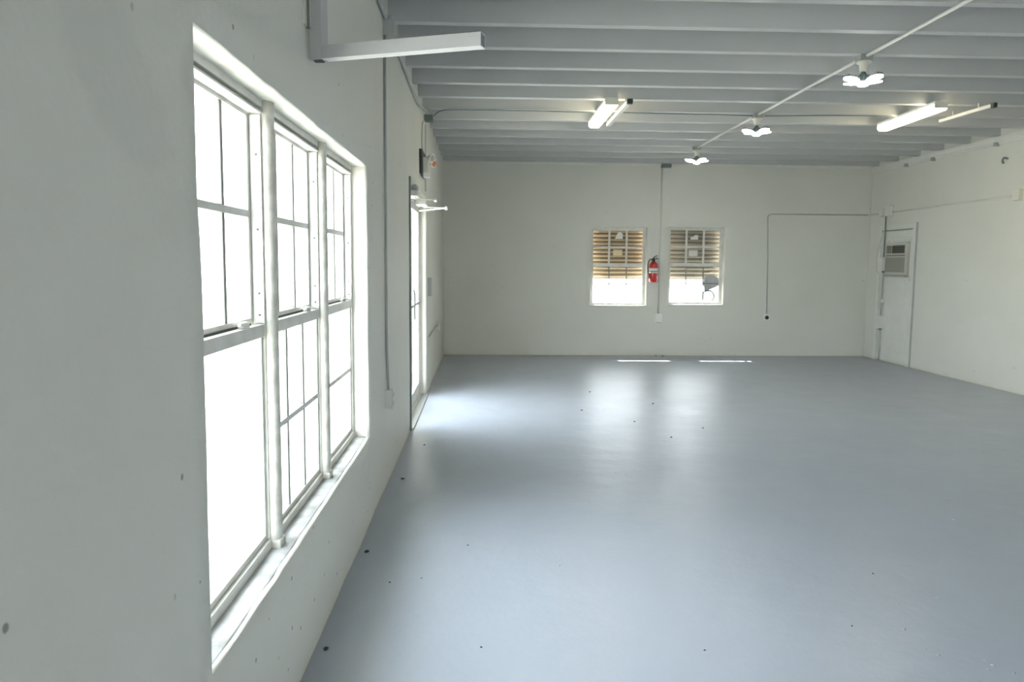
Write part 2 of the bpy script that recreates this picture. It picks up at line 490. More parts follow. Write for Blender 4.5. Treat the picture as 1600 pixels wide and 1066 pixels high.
for x, y in ((2.006, 3.939), (1.941, 3.626), (1.919, 3.416), (1.994, 3.449), (2.142, 3.489), (1.811, 3.164), (1.805, 2.995), (1.83, 2.942),
             (2.148, 3.065), (1.995, 2.898), (2.0, 2.858), (1.96, 2.825), (2.04, 2.8), (2.698, 4.116), (2.644, 4.207), (2.45, 3.95), (2.9, 4.6),
             (2.35, 4.45), (3.1, 5.0), (2.2, 5.2), (1.75, 5.6), (2.6, 6.1)):
    lump(bm, x, y, random.uniform(0.006, 0.013), random.uniform(0.006, 0.012), random.uniform(0.002, 0.0045), random.uniform(0, 3))
for k in range(60):
    lump(bm, random.uniform(0.6, 5.5), random.uniform(3.0, 9.0), random.uniform(0.004, 0.009), random.uniform(0.004, 0.009), random.uniform(0.001, 0.0025))
floor = struct('floor', bm, M_floor)
obj('slab', B((-L - WT, R + WT, YN - WT, D + WT, -0.14, -0.004)), M_concrete, floor)

# ------------------------------------------------------------------ ceiling: deck and joists
ceiling = struct('ceiling', B((-L - 1.15, R + WT + 0.3, YN - 0.6, D + WT + 0.05, DECK, DECK + 0.12)), M_ceil)
J0, JS = 5.732, 0.61557
for k in range(-13, 13):
    y = J0 + k * JS
    if y < YN + 0.1 or y > D - 0.06: continue
    bm = bmesh.new()
    box(bm, -L - 0.01, R + 0.01, y - 0.042, y + 0.042, H, DECK + 0.005)
    obj('joist', bm, M_joist, ceiling, bevel=0.004)
# fascia of the eave over the left side
obj('eave_board', B((-L - 1.15, -L - 1.11, YN - 0.6, D + WT, DECK - 0.12, DECK + 0.0)), M_out, ceiling)

# ledger along the right wall under the joists
tr = struct('trim_1', B((R - 0.055, R + 0.002, YN, D, H - 0.085, H - 0.012), (R - 0.030, R + 0.002, YN, D, H - 0.112, H - 0.085)), M_trim, bevel=0.004)
for y in (12.15, 11.42, 10.0, 8.6):
    obj('clamp', B((R - 0.075, R - 0.02, y - 0.02, y + 0.02, H - 0.135, H - 0.085)), M_grey_metal, tr)
tr2 = struct('trim_2', B((-L, R, D - 0.03, D + 0.002, H - 0.03, H + 0.03)), M_trim, bevel=0.004)

# ------------------------------------------------------------------ left wall windows
XW = -L
def hung_left(name, y0, y1, lower_v, lower_h, latch_y):
    """single hung unit seen from inside; frame face at XW-.085"""
    z0, z1 = LW_HOLE[2], LW_HOLE[3]
    w = struct(name, loc=(XW - 0.12, (y0 + y1) / 2, z0))
    xi, xo = XW - 0.085, XW - 0.165
    obj('frame', B((xo, xi, y0, y1, z0 - 0.004, z0 + 0.042), (xo, xi, y0, y1, z1 - 0.030, z1 + 0.004),
                   (xo, xi - 0.005, y0, y0 + 0.022, z0 + 0.042, z1 - 0.030), (xo, xi - 0.005, y1 - 0.022, y1, z0 + 0.042, z1 - 0.030),
                   (xo, xi + 0.0, y0, y1, z1 - 0.05, z1 - 0.042)), M_alu, w, bevel=0.002)
    ya, yb = y0 + 0.022, y1 - 0.022
    zu0, zm0, zm1 = 1.335, 1.288, 1.333
    # upper sash (outer track)
    xs0, xs1 = XW - 0.150, XW - 0.130
    bm = B((xs0, xs1, ya, yb, z1 - 0.062, z1 - 0.030), (xs0, xs1, ya, yb, zm1 - 0.02, zm1 + 0.022),
           (xs0, xs1, ya, ya + 0.028, zm1 + 0.022, z1 - 0.062), (xs0, xs1, yb - 0.028, yb, zm1 + 0.022, z1 - 0.062))
    us = obj('upper_sash', bm, M_alu, w, bevel=0.002)
    t3 = [(ya + (yb - ya) * q / 3) for q in (1, 2)]
    zh = 1.712
    bm = bmesh.new()
    for t in t3: box(bm, xs0 + 0.003, xs1 - 0.003, t - 0.012, t + 0.012, zm1 + 0.02, z1 - 0.06)
    obj('muntins', bm, M_muntin, us)
    obj('cross_bar', B((xs0 + 0.001, xs1, ya + 0.02, yb - 0.02, zh - 0.012, zh + 0.012)), M_alu, us)
    obj('glass', B((xs0 + 0.008, xs0 + 0.011, ya + 0.01, yb - 0.01, zm1, z1 - 0.05)), M_glass, us)
    # lower sash (inner track)
    xl0, xl1 = XW - 0.122, XW - 0.100
    bm = B((xl0, xl1 + 0.006, ya, yb, zm0, zm1), (xl0, xl1, ya, yb, z0 + 0.042, z0 + 0.062),
           (xl0, xl1, ya, ya + 0.016, z0 + 0.062, zm0), (xl0, xl1, yb - 0.016, yb, z0 + 0.062, zm0))
    ls = obj('lower_sash', bm, M_alu, w, bevel=0.002)
    if lower_v:
        bm = bmesh.new()
        if True:
            for t in t3: box(bm, xl0 + 0.004, xl1 - 0.004, t - 0.012, t + 0.012, z0 + 0.06, zm0 + 0.002)
        obj('muntins', bm, M_muntin, ls)
    if lower_h: obj('cross_bar', B((xl0 + 0.003, xl1 - 0.003, ya + 0.01, yb - 0.01, 0.916, 0.938)), M_alu, ls)
    obj('glass', B((xl0 + 0.009, xl0 + 0.012, ya + 0.01, yb - 0.01, z0 + 0.05, zm0 + 0.01)), M_glass, ls)
    # balance channel beside the upper sash with its screws
    bm = B((XW - 0.128, XW - 0.090, yb - 0.006, yb + 0.004, zm1 + 0.004, z1 - 0.055))
    ch = obj('balance_channel', bm, M_white_pl, w, bevel=0.0015)
    for z in (1.915, 1.66, 1.44, 1.365):
        bm = bmesh.new(); lathe(bm, (XW - 0.106, yb - 0.005, z), (0, -1, 0), [(0, 0.0045), (0.002, 0.0045), (0.003, 0.002)], 8)
        obj('screw', bm, M_screw, ch)
    # latch on the meeting rail
    bm = bmesh.new()
    lathe(bm, (XW - 0.108, latch_y - 0.045, zm1 + 0.010), (0, 1, 0), [(0, 0.003), (0.006, 0.009), (0.045, 0.012), (0.082, 0.009), (0.09, 0.004)], 12)
    box(bm, XW - 0.118, XW - 0.098, latch_y - 0.03, latch_y + 0.03, zm1 - 0.001, zm1 + 0.006)
    obj('latch', bm, M_white_pl, w)
    obj('weatherstrip', B((XW - 0.1290, XW - 0.1235, ya + 0.02, yb - 0.05, zm1 - 0.004, zm1 + 0.006)), M_dark, w)
    return w
hung_left('window_1', 1.905, 2.785, False, False, 2.58)
hung_left('window_2', 2.815, 3.695, True, True, 3.50)
hung_left('window_3', 3.725, 4.600, False, True, 4.40)
# rounded posts between the units
for k, yc in enumerate((2.800, 3.710)):
    bm = bmesh.new()
    zs = [0.505, 0.52, 1.0, 1.5, 2.0, 2.106]
    loft(bm, [ring_pts((XW - 0.080, yc + 0.0, z), (0, 0, 1), 0.026, 0.034, 16, ref=(0, 1, 0)) for z in zs])
    t = struct('trim_%d' % (3 + k), bm, M_post)
    obj('foot_plate', B((XW - 0.098, XW - 0.052, yc - 0.036, yc + 0.036, 0.505, 0.552)), M_post, t, bevel=0.004)
# plaster sill bed, slightly domed and soiled
bm = bmesh.new()
n1, n2 = 50, 4
V = [[None] * (n2 + 1) for _ in range(n1 + 1)]
for i in range(n1 + 1):
    y = LW_HOLE[0] + 0.006 + (LW_HOLE[1] - LW_HOLE[0] - 0.012) * i / n1
    for j in range(n2 + 1):
        f = j / n2; x = XW - 0.012 - (0.083 * f if j != 1 else 0.008)
        z = LW_HOLE[2] + 0.0085 + 0.0008 * noise.noise(Vector((y * 4, f * 2, 5))) - (0.0055 if j == 0 else 0)
        V[i][j] = bm.verts.new((x, y, z))
for i in range(n1):
    for j in range(n2):
        bm.faces.new((V[i][j], V[i + 1][j], V[i + 1][j + 1], V[i][j + 1])).smooth = True
st = struct('trim_5', bm, M_sill)
sol = st.modifiers.new('solid', 'SOLIDIFY'); sol.thickness = 0.006; sol.offset = -1

# ------------------------------------------------------------------ back wall windows
def hung_back(name, h, seedv):
    x0, x1, z0, z1 = h
    x0 += 0.006; x1 -= 0.006; z0 += 0.006; z1 -= 0.006
    w = struct(name, loc=((x0 + x1) / 2, D + 0.12, z0))
    yi, yo = D + 0.095, D + 0.165
    obj('frame', B((x0, x1, yi, yo, z0 - 0.003, z0 + 0.027), (x0, x1, yi, yo, z1 - 0.028, z1 + 0.003),
                   (x0, x0 + 0.026, yi, yo, z0 + 0.03, z1 - 0.028), (x1 - 0.026, x1, yi, yo, z0 + 0.03, z1 - 0.028)), M_alu, w, bevel=0.002)
    xa, xb = x0 + 0.026, x1 - 0.026
    zm = z0 + (z1 - z0) * 0.515
    ys0, ys1 = D + 0.135, D + 0.155
    us = obj('upper_sash', B((xa, xb, ys0, ys1, z1 - 0.05, z1 - 0.028), (xa, xb, ys0, ys1, zm - 0.01, zm + 0.03),
                        (xa, xa + 0.022, ys0, ys1, zm + 0.03, z1 - 0.05), (xb - 0.022, xb, ys0, ys1, zm + 0.03, z1 - 0.05)), M_alu, w)
    bm = bmesh.new()
    for q in (1, 2):
        t = xa + (xb - xa) * q / 3; box(bm, t - 0.016, t + 0.016, ys0 + 0.002, ys1 - 0.002, zm + 0.02, z1 - 0.04)
    zh = (zm + 0.03 + z1 - 0.05) / 2
    box(bm, xa + 0.01, xb - 0.01, ys0, ys1 - 0.001, zh - 0.016, zh + 0.016)
    obj('muntins', bm, M_alu, us)
    obj('glass', B((xa + 0.01, xb - 0.01, ys1 - 0.008, ys1 - 0.005, zm + 0.01, z1 - 0.04)), M_glass, us)
    yl0, yl1 = D + 0.105, D + 0.127
    ls = obj('lower_sash', B((xa, xb, yl0, yl1, zm - 0.024, zm + 0.036), (xa, xb, yl0, yl1, z0 + 0.026, z0 + 0.045),
                        (xa, xa + 0.026, yl0, yl1, z0 + 0.045, zm - 0.012), (xb - 0.026, xb, yl0, yl1, z0 + 0.045, zm - 0.012)), M_alu, w)
    bm = bmesh.new()
    for q in (1, 2):
        t = xa + (xb - xa) * q / 3; box(bm, t - 0.011, t + 0.011, yl0 + 0.004, yl1 - 0.004, z0 + 0.06, zm - 0.01)
    zh2 = (z0 + 0.062 + zm - 0.012) / 2
    box(bm, xa + 0.02, xb - 0.02, yl0 + 0.003, yl1 - 0.003, zh2 - 0.010, zh2 + 0.010)
    obj('muntins', bm, M_muntin, ls)
    obj('glass', B((xa + 0.015, xb - 0.015, yl0 + 0.010, yl0 + 0.013, z0 + 0.05, zm - 0.005)), M_glass, ls)
    return xa, xb, zm, ys0, yl0
w4 = hung_back('window_4', BW1, 1)
w5 = hung_back('window_5', BW2, 2)
bs = struct('trim_6', B((BW1[0] - 0.0, BW1[1] + 0.0, D - 0.012, D + 0.10, BW1[2] - 0.002, BW1[2] + 0.010)), M_sill, bevel=0.003)
bs = struct('trim_7', B((BW2[0] - 0.0, BW2[1] + 0.0, D - 0.012, D + 0.10, BW2[2] - 0.002, BW2[2] + 0.010)), M_sill, bevel=0.003)

# corrugated shutters propped outside the two windows
def shutter(h, label, zb, tilt, m, pitch=0.069):
    x0, x1 = h[0] - 0.06, h[1] + 0.06
    zt = h[3] + 0.10; yt = D + WT + 0.03
    t = thing('hurricane_shutter', label, 'shutter', ((x0 + x1) / 2, yt, zb), 'corrugated shutters outside the back windows')
    bm = bmesh.new()
    rows = []
    ns = int((zt - zb) / pitch)
    for i in range(ns):
        for fz, dy in ((0.0, 0.020), (0.10, 0.019), (0.35, 0.008), (0.62, -0.004), (0.70, -0.005), (0.82, 0.006), (0.94, 0.018)):
            z = zb + (i + fz) * pitch; f = (z - zb) / (zt - zb)
            rows.append([bm.verts.new((x, yt + tilt * (1 - f) + dy, z)) for x in (x0, x1)])
    for a, b in zip(rows, rows[1:]):
        bm.faces.new((a[0], a[1], b[1], b[0])).smooth = True
    p = obj('panel', bm, m, t)
    s = p.modifiers.new('solid', 'SOLIDIFY'); s.thickness = 0.003
    obj('top_track', B((x0, x1, D + WT + 0.004, yt + 0.02, zt - 0.01, zt + 0.03)), M_grey_metal, t)
    for x in (x0 + 0.012, x1 - 0.012):
        obj('side_arm', T([(x, D + WT + 0.012, zb + 0.25), (x, yt + tilt + 0.0, zb + 0.03)], 0.006, 8), M_grey_metal, t)
    return t
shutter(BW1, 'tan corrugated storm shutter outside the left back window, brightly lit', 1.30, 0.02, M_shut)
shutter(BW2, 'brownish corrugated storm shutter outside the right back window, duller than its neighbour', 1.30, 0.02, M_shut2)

# papers and film stuck on the back windows
def sheet(name, pts, y, m, label, cat, group=None, th=0.0015):
    """flat polygon in x,z on the room side of a pane"""
    bm = bmesh.new()
    a = [bm.verts.new((x, y, z)) for x, z in pts]; b = [bm.verts.new((x, y - th, z)) for x, z in pts]
    bm.faces.new(a); bm.faces.new(list(reversed(b)))
    for k in range(len(a)):
        bm.faces.new((a[k], a[(k + 1) % len(a)], b[(k + 1) % len(a)], b[k]))
    return tag(obj(name, bm, m), label, cat, group)
yg = D + 0.1455
sheet('paper_scrap', [(2.24, 1.985), (2.375, 1.985), (2.38, 2.06), (2.345, 2.105), (2.30, 2.10), (2.27, 2.05)], yg, M_paper,
      'torn white paper scrap stuck high on the left back window', 'paper')
sheet('cardboard_label', [(2.215, 1.70), (2.375, 1.70), (2.375, 1.80), (2.215, 1.80)], yg, M_tan,
      'tan rectangular label in the middle pane of the left back window', 'label')
sheet('paper_scrap', [(3.545, 1.985), (3.675, 1.985), (3.68, 2.06), (3.63, 2.065), (3.58, 2.03), (3.545, 2.025)], yg, M_paper,
      'ragged pale paper scrap stuck high on the right back window', 'paper')
sheet('cardboard_label', [(3.525, 1.70), (3.675, 1.70), (3.675, 1.80), (3.525, 1.80)], yg, M_paper,
      'pale square label in the middle pane of the right back window', 'label')
yl = D + 0.1140
sheet('plastic_film', [(3.79, 1.33), (3.86, 1.385), (3.98, 1.37), (4.045, 1.33), (4.05, 1.20), (3.99, 1.165), (3.90, 1.13), (3.80, 1.11), (3.785, 1.22)], yl, M_film,
      'crumpled grey plastic film taped over the lower corner of the right back window', 'plastic film')
# bent dark wire loop hanging below the film
bm = bmesh.new()
tube(bm, curve_pts([(3.80, yl - 0.01, 1.10), (3.92, yl - 0.012, 1.105), (3.975, yl - 0.012, 1.01), (3.93, yl - 0.01, 0.935)], 4), 0.017, 8)
tube(bm, curve_pts([(3.80, yl - 0.01, 1.10), (3.785, yl - 0.01, 1.02), (3.81, yl - 0.01, 0.94)], 4), 0.013, 8)
tag(obj('wire_loop', bm, M_darkgreen), 'bent dark wire loop in the lower right pane of the right back window', 'wire')

# ------------------------------------------------------------------ glazed door in the left wall
y0, y1, zt = DR_HOLE[0] + 0.006, DR_HOLE[1] - 0.006, DR_HOLE[3] - 0.006
dr = struct('door_1', loc=(XW - 0.1, (y0 + y1) / 2, 0))
xi, xo = XW - 0.062, XW - 0.150
obj('door_frame', B((xo, xi, y0, y0 + 0.045, 0, zt), (xo, xi, y1 - 0.045, y1, 0, zt), (xo, xi, y0 + 0.045, y1 - 0.045, 2.185, zt),
                    (xo, xi + 0.01, y0 + 0.045, y1 - 0.045, 0.0, 0.018)), M_alu, dr, bevel=0.003)
ym = (y0 + y1) / 2
for ya, yb, hy in ((y0 + 0.048, ym - 0.003, ym - 0.05), (ym + 0.003, y1 - 0.048, ym + 0.05)):
    xa, xb = XW - 0.135, XW - 0.080
    leaf = obj('door_leaf', B((xa, xb, ya, ya + 0.05, 0.02, 2.18), (xa, xb, yb - 0.05, yb, 0.02, 2.18),
                              (xa, xb, ya + 0.05, yb - 0.05, 2.12, 2.18), (xa, xb, ya + 0.05, yb - 0.05, 0.02, 0.15)), M_alu, dr, bevel=0.003)
    obj('glass', B((XW - 0.112, XW - 0.106, ya + 0.045, yb - 0.045, 0.145, 2.125)), M_glass, leaf)
    obj('push_bar', T([(XW - 0.062, ya + 0.03, 1.10), (XW - 0.062, yb - 0.03, 1.10)], 0.014, 10), M_grey_metal, leaf)
    obj('door_handle', T(curve_pts([(XW - 0.082, hy, 0.95), (XW - 0.05, hy, 0.96), (XW - 0.05, hy, 1.02), (XW - 0.05, hy, 1.24), (XW - 0.082, hy, 1.25)], 5), 0.009, 8), M_grey_metal, leaf)
struct('trim_8', B((XW - 0.002, XW + 0.014, DR_HOLE[0] - 0.045, DR_HOLE[0] - 0.004, 0, 2.325)), M_darkgreen, bevel=0.003)
struct('trim_9', B((XW - 0.14, XW + 0.03, DR_HOLE[0] + 0.01, DR_HOLE[1] - 0.01, -0.002, 0.012)), M_grey_metal, bevel=0.004)

def closer(yc, tip, label, cap):
    """door closer body on the frame head with its two arms reaching into the room"""
    t = thing('door_closer', label, 'door closer', (XW - 0.06, yc, 2.30), 'door closers on the left door head')
    obj('body', B((XW - 0.058, XW + 0.060, yc - 0.13, yc + 0.13, 2.165, 2.218)), M_pipe_w, t, bevel=0.008)
    if cap:
        bm = bmesh.new(); lathe(bm, (XW + 0.026, yc - 0.07, 2.216), (0, 0, 1), [(0, 0.040), (0.03, 0.040), (0.050, 0.030), (0.060, 0.012)], 18)
        obj('cap', bm, M_pipe, t)
    bm = bmesh.new()
    a = Vector((XW + 0.03, yc - 0.02, 2.168)); b = Vector(tip)
    tube(bm, [a, a + Vector((0, 0, -0.02))], 0.012, 10)
    a = a + Vector((0, 0, -0.02))
    d = (b - a).normalized(); s = d.cross(Vector((0, 0, 1))).normalized() * 0.012; u = Vector((0, 0, 0.004))
    vs = [bm.verts.new(p) for p in (a - s - u, a + s - u, a + s + u, a - s + u, b - s - u, b + s - u, b + s + u, b - s + u)]
    for f in ((0, 1, 2, 3), (4, 5, 6, 7), (0, 1, 5, 4), (1, 2, 6, 5), (2, 3, 7, 6), (3, 0, 4, 7)): bm.faces.new([vs[i] for i in f])
    obj('arm', bm, M_pipe_w, t)
    c = Vector((XW - 0.05, yc + 0.35, b.z - 0.0))
    obj('link_arm', T([b + Vector((0, 0, 0.002)), c], 0.009, 8), M_pipe_w, t)
    bm = bmesh.new(); lathe(bm, (b.x, b.y, b.z - 0.02), (0, 0, 1), [(0, 0.014), (0.04, 0.014)], 12)
    obj('pivot', bm, M_white_pl, t)
    return t
closer(7.48, (-0.487, 8.05, 2.185), 'white door closer with grey domed cap, near end of left door head', True)
closer(8.60, (-0.40, 8.50, 2.135), 'white door closer on the far end of the left door head, longer arm', False)

# emergency light above the door
t = thing('emergency_light', 'emergency light with two swivel lamp heads above the left glazed door', 'emergency light', (XW, 8.6, 2.5))
obj('back_plate', B((XW - 0.002, XW + 0.03, 8.30, 8.86, 2.48, 2.73)), M_dark, t, bevel=0.004)
obj('battery_case', B((XW + 0.03, XW + 0.085, 8.42, 8.80, 2.50, 2.66)), M_cream_pl, t, bevel=0.008)
obj('test_box', B((XW + 0.03, XW + 0.10, 8.45, 8.58, 2.455, 2.515)), M_white_pl, t, bevel=0.004)
for yy, zz in ((8.46, 2.66), (8.74, 2.64)):
    bm = bmesh.new(); lathe(bm, (XW + 0.085, yy, zz), (0.8, -0.5, -0.25), [(0, 0.02), (0.02, 0.035), (0.05, 0.048), (0.055, 0.044)], 18)
    hd = obj('lamp_head', bm, M_white_pl, t)
    bm = bmesh.new(); d = Vector((0.8, -0.5, -0.25)).normalized(); c = Vector((XW + 0.085, yy, zz)) + d * 0.058
    lathe(bm, c, d, [(-0.004, 0.034), (0.002, 0.030)], 18); obj('lens', bm, M_orange if yy > 8.6 else M_grey_metal, hd)

# ------------------------------------------------------------------ outlets and wiring, left wall
def outlet(name, label, cat, c, nrm, w=0.075, h=0.12, dep=0.05, m=None, group=None, face=True):
    """surface box on a wall; nrm is +x, -x or -y"""
    t = thing(name, label, cat, c, group)
    m = m or M_cream_pl
    nx, ny = nrm
    def bx(u0, u1, z0, z1, d0, d1):
        if ny: return (c[0] + u0, c[0] + u1, c[1] - d1, c[1] - d0, c[2] + z0, c[2] + z1)
        if nx > 0: return (c[0] + d0, c[0] + d1, c[1] + u0, c[1] + u1, c[2] + z0, c[2] + z1)
        return (c[0] - d1, c[0] - d0, c[1] + u0, c[1] + u1, c[2] + z0, c[2] + z1)
    obj('box', B(bx(-w / 2, w / 2, -h / 2, h / 2, -0.004, dep)), m, t, bevel=0.004)
    if face:
        fp = obj('face_plate', B(bx(-w / 2 - 0.004, w / 2 + 0.004, -h / 2 - 0.004, h / 2 + 0.004, dep, dep + 0.006)), m, t, bevel=0.002)
        for s in (-1, 1):
            obj('socket', B(bx(-w * 0.22, w * 0.22, s * h * 0.24 - h * 0.13, s * h * 0.24 + h * 0.13, dep + 0.004, dep + 0.008)), M_pipe, fp, bevel=0.002)
    return t
outlet('outlet_box', 'grey double socket low on the left wall beyond the big window', 'socket', (XW, 5.40, 0.61), (1, 0), 0.075, 0.125, 0.045, M_trim)
tag(obj('conduit', T([(XW + 0.012, 5.385, 3.06), (XW + 0.012, 5.375, 2.0), (XW + 0.012, 5.36, 1.17), (XW + 0.012, 5.375, 0.95), (XW + 0.014, 5.40, 0.78), (XW + 0.018, 5.40, 0.67)], 0.009), M_pipe),
    'thin grey vertical conduit down the left wall to the low socket', 'conduit')
outlet('junction_box', 'grey junction box under the ceiling at the near end of the left wall', 'junction box', (XW, 5.44, 3.11), (1, 0), 0.13, 0.13, 0.06, M_pipe, face=False)
tag(obj('conduit', T(curve_pts([(XW + 0.02, 4.0, 3.165), (XW + 0.02, 4.9, 3.165), (XW + 0.022, 5.39, 3.155)], 5), 0.014), M_pipe),
    'grey conduit entering the near junction box from above the camera side', 'conduit')
tag(obj('conduit', T(curve_pts([(XW + 0.035, 5.49, 3.10), (XW + 0.03, 5.8, 3.13), (XW + 0.022, 6.6, 3.13), (XW + 0.022, 7.9, 3.12), (XW + 0.03, 8.4, 3.16), (XW + 0.05, 8.95, 3.205)], 6), 0.014), M_pipe),
    'grey conduit in the corner of left wall and ceiling between the two junction boxes', 'conduit')
outlet('junction_box', 'dark grey junction box in the far corner of left wall and ceiling', 'junction box', (XW, 9.03, 3.165), (1, 0), 0.11, 0.07, 0.10, M_darkgreen, face=False)
tag(obj('cable', T(curve_pts([(XW + 0.01, 8.96, 3.12), (XW + 0.01, 8.68, 3.06), (XW + 0.01, 8.56, 2.92), (XW + 0.01, 8.56, 2.80), (XW + 0.015, 8.64, 2.725)], 5), 0.007), M_pipe),
    'dark cable looping down the left wall to the emergency light', 'cable')
tag(obj('cable', T([(XW + 0.008, 9.1, 3.11), (XW + 0.008, 9.1, 2.36)], 0.006), M_pipe),
    'thin straight cable dropping past the emergency light to the door frame', 'cable')
outlet('pull_station', 'small grey wall device beside the far jamb of the left door', 'wall device', (XW, 9.59, 1.26), (1, 0), 0.11, 0.22, 0.045, M_grey_metal, face=False)
outlet('outlet_box', 'pale double socket on the left wall near the back corner', 'socket', (XW, 11.34, 0.64), (1, 0), 0.10, 0.125, 0.045, M_trim)
tag(obj('conduit', T([(XW + 0.012, 9.44, 0.66), (XW + 0.012, 10.2, 0.665), (XW + 0.014, 11.30, 0.66)], 0.009), M_pipe),
    'thin conduit along the left wall from the door to the corner socket', 'conduit')

# ------------------------------------------------------------------ swing bracket above the window
t = thing('swing_bracket', 'white square-tube swing bracket hinged to the left wall above the window', 'bracket', (-0.635, 3.1, 2.30))
def sq_tube(bm, a, b, w, up=(0, 0, 1), wall=0.004, h=None, open_ends=True):
    a = Vector(a); b = Vector(b); d = (b - a).normalized(); h = h or w
    s = d.cross(Vector(up)).normalized(); u = s.cross(d).normalized()
    def ring(p, ww, hh):
        return [bm.verts.new(p + s * x * ww / 2 + u * y * hh / 2) for x, y in ((-1, -1), (1, -1), (1, 1), (-1, 1))]
    A, Bb = ring(a, w, h), ring(b, w, h); A2, B2 = ring(a, w - 2 * wall, h - 2 * wall), ring(b, w - 2 * wall, h - 2 * wall)
    for k in range(4):
        j = (k + 1) % 4
        bm.faces.new((A[k], A[j], Bb[j], Bb[k])); bm.faces.new((A2[k], B2[k], B2[j], A2[j]))
        bm.faces.new((A[k], A2[k], A2[j], A[j])); bm.faces.new((Bb[k], Bb[j], B2[j], B2[k]))
arm_dir = (Vector((-0.005, 2.905, 0)) - Vector((-0.632, 3.115, 0))).normalized()
bm = bmesh.new(); sq_tube(bm, (-0.632, 3.115, 2.315), (-0.632, 3.115, 3.05), 0.05, up=arm_dir); obj('post', bm, M_brkt, t, bevel=0.0015)
bm = bmesh.new(); st_ = Vector((-0.632, 3.115, 2.342)) + arm_dir * 0.0255; sq_tube(bm, st_, (-0.005, 2.905, 2.346), 0.05); obj('arm', bm, M_brkt, t, bevel=0.0015)
obj('end_shade_plate', B((-0.650, -0.614, 3.097, 3.133, 2.3135, 2.318)), M_dark, t)  # dark plate standing in for the shade inside the open tube end
for zc in (2.50, 3.0):
    hg = obj('hinge', B((XW - 0.002, XW + 0.006, 3.03, 3.10, zc - 0.07, zc + 0.07), (XW + 0.004, -0.6565, 3.080, 3.096, zc - 0.07, zc + 0.07)), M_cream_pl, t)
    obj('hinge_pin', T([(XW + 0.008, 3.080, zc - 0.075), (XW + 0.008, 3.080, zc + 0.075)], 0.007, 10), M_darkgreen, hg)

# ------------------------------------------------------------------ back wall fittings
tag(obj('conduit', T([(2.990, D - 0.012, 3.19), (2.985, D - 0.012, 2.8), (2.985, D - 0.012, 0.72)], 0.012), M_pipe_w),
    'vertical white conduit between the two back windows', 'conduit')
t = outlet('junction_box', 'flat dark box under the ceiling at the top of the back wall conduit', 'junction box', (3.05, D, 3.20), (0, -1), 0.16, 0.06, 0.09, M_darkgreen, face=False)
t = outlet('outlet_box', 'white socket box at the foot of the conduit between the back windows', 'socket', (2.992, D, 0.645), (0, -1), 0.11, 0.14, 0.05, M_white_pl, face=False)
obj('cover_flap', B((2.950, 3.034, D - 0.058, D - 0.048, 0.60, 0.70)), M_white_pl, t, bevel=0.01)
obj('box_shadow_strip', B((2.948, 3.036, D - 0.050, D + 0.002, 0.566, 0.577)), M_pipe, t)  # grey strip in place of the shadow along the box's lower edge
bm = T([(4.862, D - 0.012, 0.73), (4.845, D - 0.012, 1.6), (4.815, D - 0.012, 2.34), (4.82, D - 0.012, 2.385), (4.85, D - 0.012, 2.412), (4.90, D - 0.012, 2.42), (R - 0.05, D - 0.012, 2.425)], 0.009)
tag(obj('conduit', bm, M_pipe), 'long grey conduit across the back wall, bending down to the round socket', 'conduit')
t = thing('round_socket', 'round black power socket on a white box low on the back wall', 'socket', (4.862, D, 0.66))
obj('box', B((4.815, 4.909, D - 0.045, D + 0.004, 0.605, 0.725)), M_white_pl, t, bevel=0.012)
bm = bmesh.new(); lathe(bm, (4.857, D - 0.044, 0.665), (0, -1, 0), [(0, 0.034), (0.008, 0.034), (0.008, 0.026), (0.004, 0.022)], 20); obj('socket', bm, M_glass_black, t)

# fire extinguisher
X, Y = 2.868, D - 0.095
t = thing('fire_extinguisher', 'red fire extinguisher hanging on the back wall between the windows', 'fire extinguisher', (X, Y, 1.26))
bm = bmesh.new()
lathe(bm, (X, Y, 1.258), (0, 0, 1), [(0, 0.058), (0.006, 0.068), (0.02, 0.074), (0.27, 0.074), (0.30, 0.068), (0.325, 0.050), (0.34, 0.028), (0.352, 0.022)], 28)
obj('cylinder', bm, M_red, t)
bm = bmesh.new(); lathe(bm, (X, Y, 1.41), (0, 0, 1), [(0, 0.0752), (0.085, 0.0752)], 28); lb = obj('label_band', bm, M_label, t)
bm = bmesh.new(); lathe(bm, (X, Y, 1.432), (0, 0, 1), [(0, 0.0762), (0.014, 0.0762)], 28); obj('strap', bm, M_dark, t)
bm = bmesh.new(); lathe(bm, (X, Y, 1.608), (0, 0, 1), [(0, 0.024), (0.03, 0.024), (0.04, 0.016), (0.055, 0.014)], 16)
lathe(bm, (X, Y - 0.015, 1.63), (0, -1, 0), [(0, 0.016), (0.02, 0.018), (0.024, 0.014)], 14); obj('valve', bm, M_dark, t)
bm = bmesh.new()
for a, b, w in (((X - 0.01, Y, 1.655), (X + 0.075, Y, 1.655), 0.006), ((X - 0.015, Y, 1.668), (X + 0.055, Y, 1.705), 0.006)):
    tube(bm, [a, b], 0.008, 8)
obj('handle', bm, M_dark, t)
obj('hose', T(curve_pts([(X - 0.01, Y - 0.01, 1.635), (X - 0.07, Y - 0.02, 1.635), (X - 0.098, Y - 0.02, 1.56), (X - 0.095, Y - 0.02, 1.45), (X - 0.082, Y - 0.03, 1.37), (X - 0.078, Y - 0.03, 1.32)], 6), 0.0095, 10), M_dark, t)
obj('wall_bracket', B((X - 0.02, X + 0.02, Y + 0.070, D + 0.002, 1.40, 1.66), (X - 0.02, X + 0.02, Y + 0.02, Y + 0.075, 1.64, 1.655)), M_grey_metal, t)

